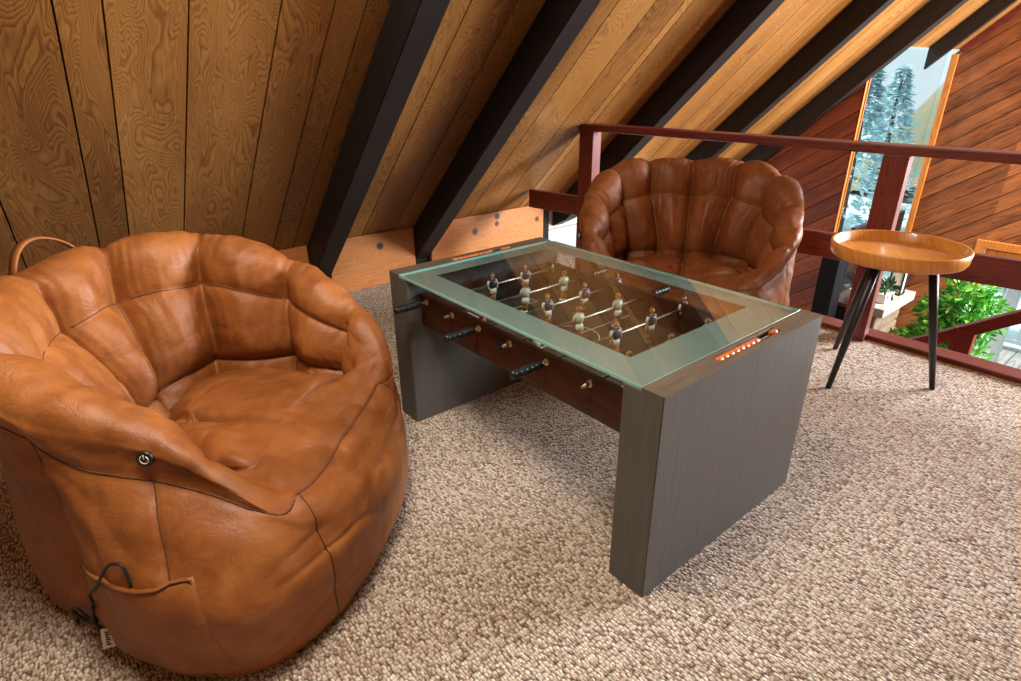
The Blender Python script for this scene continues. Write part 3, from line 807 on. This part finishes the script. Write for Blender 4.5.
    for lay in (0, 1):
        for v in range(NV):
            for u_ in range(NU):
                q_ = lay*base+v*(NU+1)+u_; ff = (q_, q_+1, q_+NU+2, q_+NU+1); Fp.append(ff if lay == 0 else ff[::-1])
    for u_ in range(NU): q_ = NV*(NU+1)+u_; Fp.append((q_, q_+1, base+q_+1, base+q_)); Fp.append((u_+1, u_, base+u_, base+u_+1))
    for v in range(NV):
        q_ = v*(NU+1); Fp.append((q_, q_+NU+1, base+q_+NU+1, base+q_)); q_ += NU; Fp.append((q_+NU+1, q_, base+q_, base+q_+NU+1))
    pk = rawmesh('side_pocket', Vp, Fp, mat, root)
    bm = bmesh.new(); tube(bm, [at(a_l+(a_r-a_l)*k/30, tbl[k][1]-.03, .0058+.004*math.sin(PI*k/30)**2)[0] for k in range(31)], .0015, 6); fill(bm, 'pocket_hem', M['thread'], pk)
    # cord hanging out of the pocket
    bm = bmesh.new()
    pts = [(-66, .250, .002), (-67, .282, .012), (-70, .280, .016), (-73, .250, .014), (-77, .215, .012), (-80, .190, .012), (-83, .165, .012), (-84, .135, .012), (-86, .10, .012), (-88, .065, .012), (-91, .04, .016), (-94, .055, .016), (-95, .085, .016), (-93.5, .09, .014), (-91, .065, .014), (-88, .035, .018), (-85.5, .025, .02), (-84.5, .05, .016), (-84.5, .09, .014), (-83.5, .13, .012)]
    pts = [(a_, t_at(a_, z_), o_) for a_, z_, o_ in pts]
    P3 = [at(a, t, o)[0] for a, t, o in pts]
    sm = []
    for k in range(len(P3)-1):
        p0, p1, p2, p3 = P3[max(k-1, 0)], P3[k], P3[k+1], P3[min(k+2, len(P3)-1)]
        for s in range(6):
            x = s/6; sm.append(.5*((2*p1)+(p2-p0)*x+(2*p0-5*p1+4*p2-p3)*x*x+(3*p1-p0-3*p2+p3)*x**3))
    tube(bm, sm, .0032, 8); fill(bm, 'charging_cord', M['cord'], root)
    # sewn tag
    tt = t_at(-80, .05); p, n = at(-80, tt, .014); nn = Vector((math.cos(math.radians(-62)), math.sin(math.radians(-62)), .35)).normalized()
    tz = (Vector((0, 0, 1))-nn*nn.z).normalized(); tx = tz.cross(nn); n = nn
    Mt = Matrix((( tx.x, tz.x, nn.x, p.x), (tx.y, tz.y, nn.y, p.y), (tx.z, tz.z, nn.z, p.z), (0, 0, 0, 1)))
    bm = bmesh.new(); box(bm, (-.012, -.014, -.001), (.012, .030, .001), 0, M=Mt); tg = fill(bm, 'care_tag', M['tagwhite'], root)
    bm = bmesh.new()
    for k in range(6): box(bm, (-.004, -.008+k*.0055, .0011 if nn.dot(n) > 0 else -.0018), (.005-.002*(k % 2), -.0045+k*.0055, .0018 if nn.dot(n) > 0 else -.0011), 0, M=Mt)
    fill(bm, 'tag_print', M['blackplastic'], tg)
    return root
TABS = dict(a=[-180, -150, -117, -95, -75, -60, -42, -30, -14, 0, 14, 27, 40, 55, 84, 117, 150, 180],
            h=[.69, .69, .64, .58, .54, .500, .415, .335, .325, .324, .330, .345, .405, .49, .60, .70, .71, .69],
            rc=[.42, .40, .36, .34, .34, .355, .43, .500, .460, .430, .440, .475, .515, .51, .50, .48, .46, .42],
            rs=[.11, .10, .12, .15, .19, .24, .33, .42, .415, .40, .40, .41, .42, .40, .38, .33, .17, .11],
            R=[.48, .44, .405, .405, .475, .555, .615, .60, .565, .540, .540, .555, .555, .545, .52, .50, .49, .48])
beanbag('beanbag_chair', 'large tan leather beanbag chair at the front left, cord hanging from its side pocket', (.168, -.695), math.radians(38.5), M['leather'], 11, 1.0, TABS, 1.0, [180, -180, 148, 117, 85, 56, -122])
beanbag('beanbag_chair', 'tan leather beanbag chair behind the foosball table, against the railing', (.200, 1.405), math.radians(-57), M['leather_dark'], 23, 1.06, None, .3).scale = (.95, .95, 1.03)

# ------------------------------------------------------------------ side table
sd = thing('side_table', 'round tray side table with three black legs by the railing', 'side table', (1.0, 1.595, 0), 0)
bm = bmesh.new()
lathe(bm, [(0, .505), (.200, .505), (.217, .509), (.224, .520), (.2275, .558), (.225, .561), (.219, .561), (.2165, .558), (.212, .528), (.204, .522), (0, .522)], 96)
fill(bm, 'tray', M['tray'], sd, uvf=lambda c, n: (c.x*.8+c.y*.6+c.z*.3, c.y*.8-c.x*.6))
for (fx, fy) in [(.948, 1.386), (1.216, 1.688), (.801, 1.781)]:
    d = Vector((fx-.985, fy-1.62, 0)).normalized()
    top = Vector((d.x*.12, d.y*.12, .506)); bot = Vector((fx-1.0, fy-1.595, 0.002))
    bm = bmesh.new(); tube(bm, [top, top.lerp(bot, .5), bot], [.0170, .0145, .0105], 20)
    for v in bm.verts:
        if v.co.z < .012: v.co.z = .001
        if v.co.z > .49: v.co.z = .5055
    lg = fill(bm, 'leg', M['black_metal'], sd)
bm = bmesh.new(); lathe(bm, [(0, .490), (.15, .490), (.152, .493), (.152, .5055), (0, .5055)], 48); fill(bm, 'mounting_plate', M['black_metal'], sd)

# ------------------------------------------------------------------ lower room seen past the railing
M['stone'] = simple('grey_ledge_stone', (176, 166, 158), .7, bump=.3, bscale=40)
M['stoneblk'] = simple('rough_stone', (128, 112, 92), .85, bump=.6, bscale=18, var=.25)
bm = bmesh.new(); box(bm, (XG+.01, 4.97, -.935), (.02, 5.76, -.850), .006)
hl = thing('stone_ledge', 'grey stone ledge jutting out under the tall window', 'ledge', (0, 0, 0))
fill(bm, 'ledge_slab', M['stone'], hl)
bm = bmesh.new()
yy = 5.05
for r in range(7):
    zz = FL+r*.2085; k = 0; yy = 5.05-(.1 if r % 2 else 0)
    while yy < 5.65:
        wd = random.uniform(.18, .32); box(bm, (XG+.01, max(yy, 5.05), zz+.004), (-.06+random.uniform(-.015, .02), min(yy+wd-.01, 5.72), zz+.2005), .015); yy += wd
fill(bm, 'stone_base', M['stoneblk'], hl)
# television on the ledge
tv = thing('television', 'black flat television standing before the tall window beyond the railing', 'television', (XG+.10, 4.58, 0))
bm = bmesh.new(); box(bm, (-.02, 0, -.66), (.02, 1.12, -.07), .006); fill(bm, 'screen_housing', M['blackplastic'], tv)
M['screen'] = simple('dark_screen', (14, 16, 20), .12, .6)
bm = bmesh.new(); box(bm, (.0202, .02, -.63), (.0215, 1.10, -.085)); fill(bm, 'screen', M['screen'], tv)
bm = bmesh.new(); box(bm, (-.03, .5, -.849), (.03, .62, -.64), .004); fill(bm, 'stand', M['blackplastic'], tv)
# black speaker tower by the wall end
sp = thing('floor_speaker', 'tall black speaker at the end of the left cedar wall', 'speaker', (XG+.10, 4.47, 0))
bm = bmesh.new(); box(bm, (-.10, -.16, FL), (.05, .02, -.30), .008); fill(bm, 'cabinet', M['blackcloth'], sp)
for zz in (-.45, -.68):
    bm = bmesh.new(); lathe(bm, [(0, .004), (.045, .003), (.058, .008), (.064, .002)], 28, Matrix.Translation((-.025, -.16, zz)) @ Matrix.Rotation(PI/2, 4, 'X'))
    fill(bm, 'driver', M['blackcloth'], sp)
# low console with a white book under the television
cs = thing('media_console', 'dark low console with a white book on it, beside the black speaker', 'console', (-.22, 4.73, FL))
bm = bmesh.new(); box(bm, (-.12, -.20, 0), (.12, .22, 1.64), .004); fill(bm, 'cabinet', M['blackcloth'], cs)
bm = bmesh.new(); box(bm, (-.13, -.21, 1.64), (.14, .23, 1.675), .004); fill(bm, 'top', M['walnut'], cs, uvf=lambda c, n: (c.x+c.z, c.y))
bk = thing('book', 'white book lying on the dark console by the window', 'book', (-.12, 4.64, FL+1.676), .3)
bm = bmesh.new(); box(bm, (-.05, -.075, .004), (.05, .075, .026), .002); fill(bm, 'pages', M['offwhite'], bk)
bm = bmesh.new(); box(bm, (-.054, -.079, 0), (.054, .079, .0035)); box(bm, (-.054, -.079, .0265), (.054, .079, .030)); box(bm, (-.056, -.079, 0), (-.0525, .079, .030)); fill(bm, 'cover', M['plaster'], bk)
# lantern, planter
ln = thing('lantern', 'small black framed lantern with a white panel on the stone ledge', 'lantern', (-.10, 5.55, -.849))
bm = bmesh.new()
for sx in (-1, 1):
    for sy in (-1, 1): box(bm, (sx*.055-.007, sy*.055-.007, 0), (sx*.055+.007, sy*.055+.007, .25))
box(bm, (-.065, -.065, 0), (.065, .065, .015), .003); box(bm, (-.065, -.065, .245), (.065, .065, .262), .003)
fill(bm, 'frame', M['blackplastic'], ln)
bm = bmesh.new(); box(bm, (-.048, -.048, .015), (.048, .048, .245)); fill(bm, 'panel', M['plaster'], ln)
pl = thing('planter_box', 'low white planter box with dark leaves beside the lantern', 'planter', (-.09, 5.22, -.842))
bm = bmesh.new(); prism(bm, [(-.10, 0), (.10, 0), (.115, .09), (-.115, .09)], 'x', -.05, .05); fill(bm, 'box', M['plaster'], pl)
M['leaf'] = None
def leafmat(name, cols, rough=.4):
    t = NT(name); isl = t.n('ShaderNodeNewGeometry').outputs['Random Per Island']
    col = t.ramp(isl, [(i/(len(cols)-1), rgba(c)) for i, c in enumerate(cols)])
    b = t.n('ShaderNodeBsdfPrincipled'); t.l(col, b.inputs['Base Color']); b.inputs['Roughness'].default_value = rough
    tl = t.n('ShaderNodeBsdfTranslucent'); t.l(col, tl.inputs[0])
    mx = t.n('ShaderNodeMixShader'); mx.inputs[0].default_value = .35; t.l(b.outputs[0], mx.inputs[1]); t.l(tl.outputs[0], mx.inputs[2]); t.l(mx.outputs[0], t.out.inputs[0])
    return t.m
M['leaf'] = leafmat('green_leaves', [(34, 96, 30), (56, 136, 40), (84, 168, 52), (132, 200, 84)], .3)
M['darkleaf'] = leafmat('dark_leaves', [(20, 46, 24), (36, 74, 34), (54, 96, 46)])
def leafcloud(centers, n, size, seed, asp=.42):
    rnd = random.Random(seed); V = []; F = []
    for _ in range(n):
        c, r = rnd.choice(centers)
        d = Vector((rnd.gauss(0, 1), rnd.gauss(0, 1), rnd.gauss(0, 1))).normalized()*(rnd.random()**.4)
        p = Vector(c)+Vector((d.x*r[0], d.y*r[1], d.z*r[2]))
        ax = (d+Vector((rnd.gauss(0, .5), rnd.gauss(0, .5), rnd.gauss(0, .5)-.1))).normalized()
        sd_ = ax.orthogonal().normalized(); sd_ = Matrix.Rotation(rnd.uniform(0, 2*PI), 3, ax) @ sd_
        nn = ax.cross(sd_); l = size*rnd.uniform(.6, 1.3); w = l*asp
        b = len(V)
        V += [p, p+ax*l*.35+sd_*w*.5+nn*w*.12, p+ax*l*.75+sd_*w*.38+nn*w*.05, p+ax*l-nn*w*.2, p+ax*l*.75-sd_*w*.38+nn*w*.05, p+ax*l*.35-sd_*w*.5+nn*w*.12, p+ax*l*.5-nn*w*.02]
        F += [(b, b+1, b+6), (b+1, b+2, b+6), (b+2, b+3, b+6), (b+3, b+4, b+6), (b+4, b+5, b+6), (b+5, b, b+6)]
    return V, F
V, F = leafcloud([((0, -.04, .12), (.05, .06, .05)), ((0, .05, .13), (.05, .06, .05))], 70, .09, 3, .3)
rawmesh('foliage', V, F, M['darkleaf'], pl, False)
# big green house plant
hp = thing('house_plant', 'big leafy green house plant on the lower floor under the stone ledge', 'plant', (.50, 4.75, FL))
V, F = leafcloud([((.02, -.05, 1.72), (.16, .2, .2)), ((.14, 0, 1.90), (.16, .22, .2)), ((.26, -.05, 1.76), (.16, .22, .2)), ((.02, -.1, 1.48), (.24, .25, .2)), ((-.20, -.05, 1.32), (.18, .22, .17)), ((.16, -.1, 1.40), (.26, .22, .22)), ((-.05, -.2, 1.2), (.30, .2, .2))], 3000, .065, 5)
rawmesh('foliage', V, F, M['leaf'], hp, False)
M['bark'] = simple('brown_stem', (96, 70, 48), .8, bump=.4)
bm = bmesh.new()
for k in range(5):
    a = k*1.26; tube(bm, [(.03*math.cos(a), .03*math.sin(a), .3), (.08*math.cos(a), .08*math.sin(a), .9), (.2*math.cos(a), .16*math.sin(a), 1.6)], [.018, .014, .008], 8)
fill(bm, 'stem', M['bark'], hp)
M['terracotta'] = simple('terracotta', (168, 92, 58), .8)
bm = bmesh.new(); lathe(bm, [(0, .005), (.15, .005), (.19, .34), (.205, .35), (.205, .39), (.18, .39), (.175, .34), (0, .33)], 36); fill(bm, 'pot', M['terracotta'], hp)

# ------------------------------------------------------------------ outdoors
M['deck'] = plank_mat('weathered_deck', (150, 146, 140), (190, 186, 180), (216, 212, 206), .2, .7, su=10, sv=.8, lines=8)
bm = bmesh.new()
for k in range(26):
    box(bm, (-.4+k*.15, YG+.12, FL-.06), (-.4+k*.15+.143, 9.4, FL-.02), .004)
struct(fill(bm, 'floor_deck', M['deck'], uvf=lambda c, n: (c.x, c.y)))
M['palepaint'] = simple('pale_grey_paint', (196, 206, 208), .6, var=.04)
dk = thing('deck_railing', 'pale grey deck railing seen through the glass door', 'railing', (0, 9.2, FL))
bm = bmesh.new(); box(bm, (-.4, -.05, .92), (3.5, .07, .98), .005); fill(bm, 'top_rail', M['palepaint'], dk)
bm = bmesh.new(); box(bm, (-.4, -.02, .10), (3.5, .04, .16), .005); fill(bm, 'bottom_rail', M['palepaint'], dk)
for k in range(24):
    bm = bmesh.new(); box(bm, (-.35+k*.16, -.015, .16), (-.31+k*.16, .025, .92)); fill(bm, 'baluster', M['palepaint'], dk)
bm = bmesh.new(); box(bm, (.44, -1.75, 0), (.56, -1.63, 2.3), .006); tag(fill(bm, 'porch_post', M['palepaint']), 'pale square porch post standing outside the glass door', 'post').location = (0, 9.2, FL-.02)
# snowy hillside, lake and trees beyond the tall window
M['snow'] = None
t = NT('frosty_ground'); co = t.n('ShaderNodeTexCoord').outputs['Object']
col = t.ramp(t.noise(co, .9, 5, .6).outputs[0], [(.3, rgba((190, 214, 214))), (.5, rgba((214, 230, 230))), (.7, rgba((236, 242, 242)))]); t.bsdf(col, .8, .2); M['snow'] = t.m
t = NT('brown_hillside'); co = t.n('ShaderNodeTexCoord').outputs['Object']
col = t.ramp(t.noise(co, 1.6, 6, .65).outputs[0], [(.32, rgba((96, 140, 136))), (.5, rgba((132, 132, 110))), (.68, rgba((160, 138, 100)))]); t.bsdf(col, .9, .1); M['hill'] = t.m
def terrain(name, x0, x1, y0, y1, hf, mat, n=60):
    V = []; F = []
    for j in range(n+1):
        for i in range(n+1):
            x = x0+(x1-x0)*i/n; y = y0+(y1-y0)*j/n; V.append((x, y, hf(x, y)))
    for j in range(n):
        for i in range(n): a = j*(n+1)+i; F.append((a, a+1, a+n+2, a+n+1))
    o = rawmesh(name, V, F, mat); struct(o); return o
terrain('ground', -30, 6, 3.0, 60, lambda x, y: FL-.35-.02*max(0, y-6)+.25*mnoise.noise(Vector((x*.3, y*.3, 0))), M['snow'])
def hillf(x, y):
    return -4.0+max(0, 8.3*math.exp(-((x+6.2)/3.1)**2)*math.exp(-((y-36)/9)**2))+.6*mnoise.noise(Vector((x*.45, y*.45, 3)))
terrain('hillside', -18, 6, 24, 50, hillf, M['hill'], 80)
M['frostleaf'] = leafmat('frosted_needles', [(120, 180, 190), (164, 212, 220), (206, 232, 236), (238, 246, 246)], .7)
def conifer(loc, h, seed, label):
    tr = thing('conifer_tree', label, 'tree', loc, 0, 'frosty trees beyond the tall window')
    bm = bmesh.new(); tube(bm, [(0, 0, 0), (0, 0, h*.5), (0, 0, h*.96)], [h*.03, h*.02, h*.004], 8); fill(bm, 'trunk', M['bark'], tr)
    rnd = random.Random(seed); V = []; F = []
    for k in range(1500):
        u = rnd.random()**.8; z = h*(.10+.9*u); rr = h*.24*(1-u)**.85*(.35+.65*rnd.random()**.5)+.02
        a = rnd.uniform(0, 2*PI); p = Vector((rr*math.cos(a), rr*math.sin(a), z-rr*.25))
        ax = Vector((math.cos(a)+rnd.gauss(0, .4), math.sin(a)+rnd.gauss(0, .4), -.25+rnd.gauss(0, .3))).normalized(); l = h*.055*rnd.uniform(.6, 1.4)
        s = ax.cross(Vector((0, 0, 1))).normalized()*l*.28; b = len(V)
        V += [p, p+ax*l*.5+s, p+ax*l, p+ax*l*.5-s+Vector((0, 0, l*.1))]; F += [(b, b+1, b+2), (b, b+2, b+3)]
    rawmesh('needles', V, F, M['frostleaf'], tr, False)
for k, (x, y, h, lb) in enumerate([(-4.1, 10.4, 4.0, 'frosty pale teal tree nearest the left edge of the tall window'), (-6.3, 13.2, 5.2, 'tall frosty tree behind the first one in the tall window'), (-4.9, 16.2, 4.2, 'frosty teal tree near the middle of the tall window'), (-3.5, 19.0, 3.2, 'shorter frosty tree just left of the railing post, outside'), (-8.6, 17.0, 6.6, 'tallest frosty tree rising furthest left outside'), (-6.2, 22, 4.2, 'distant frosty tree below the brown hillside')]):
    conifer((x, y, FL-.45), h, 40+k, lb)

# ------------------------------------------------------------------ light
w = bpy.data.worlds.new('World'); scn.world = w; w.use_nodes = True
bg = w.node_tree.nodes['Background']; bg.inputs[0].default_value = (.74, .92, 1.0, 1); bg.inputs[1].default_value = .95
def area(name, loc, tgt, size, power, col, sy=None):
    l = bpy.data.lights.new(name, 'AREA'); l.energy = power; l.color = col; l.size = size; l.shape = 'RECTANGLE'; l.size_y = sy or size
    o = bpy.data.objects.new(name, l); COL.objects.link(o); o.location = loc
    o.rotation_euler = (Vector(tgt)-Vector(loc)).to_track_quat('-Z', 'Y').to_euler(); return o
area('ceiling_lamp', (.75, -.55, 2.15), (.5, -.5, 0), .6, 56, (1.0, .88, .72))
area('window_light', (3.2, 5.9, 1.6), (0.9, .9, .0), 1.8, 1120, (.90, .95, 1.0), 2.2)
area('ceiling_wash_fill', (2.6, 3.6, 1.0), (-.2, 4.6, 1.0), .6, 110, (1.0, .86, .68))  # added fill, no fixture there; brightens the right part of the sloped ceiling
sun = bpy.data.lights.new('sun', 'SUN'); sun.energy = 5.0; sun.angle = .05; sun.color = (1.0, .97, .93)
so = bpy.data.objects.new('sun', sun); COL.objects.link(so); so.rotation_euler = Vector((.7, .15, -.6)).to_track_quat('-Z', 'Y').to_euler()

# ------------------------------------------------------------------ camera
cam = bpy.data.cameras.new('camera'); co = bpy.data.objects.new('camera', cam); COL.objects.link(co)
yaw, pit, rol = 2.458, -.4213, -.0109
f = Vector((math.cos(yaw)*math.cos(pit), math.sin(yaw)*math.cos(pit), math.sin(pit)))
r0 = Vector((math.sin(yaw), -math.cos(yaw), 0)); u0 = r0.cross(f)
r1 = r0*math.cos(rol)+u0*math.sin(rol); u1 = -r0*math.sin(rol)+u0*math.cos(rol)
m = Matrix((r1, u1, -f)).transposed().to_4x4(); m.translation = (1.7357, -.8861, 1.1394); co.matrix_world = m
cam.sensor_width = 36; cam.sensor_fit = 'HORIZONTAL'; cam.lens = 584.9/1021*36; cam.clip_start = .02
scn.camera = co
vs = scn.view_settings; vs.view_transform = 'Standard'; vs.look = 'None'; vs.gamma = 1; vs.exposure = 0.12
try: vs.use_curve_mapping = False
except Exception: pass
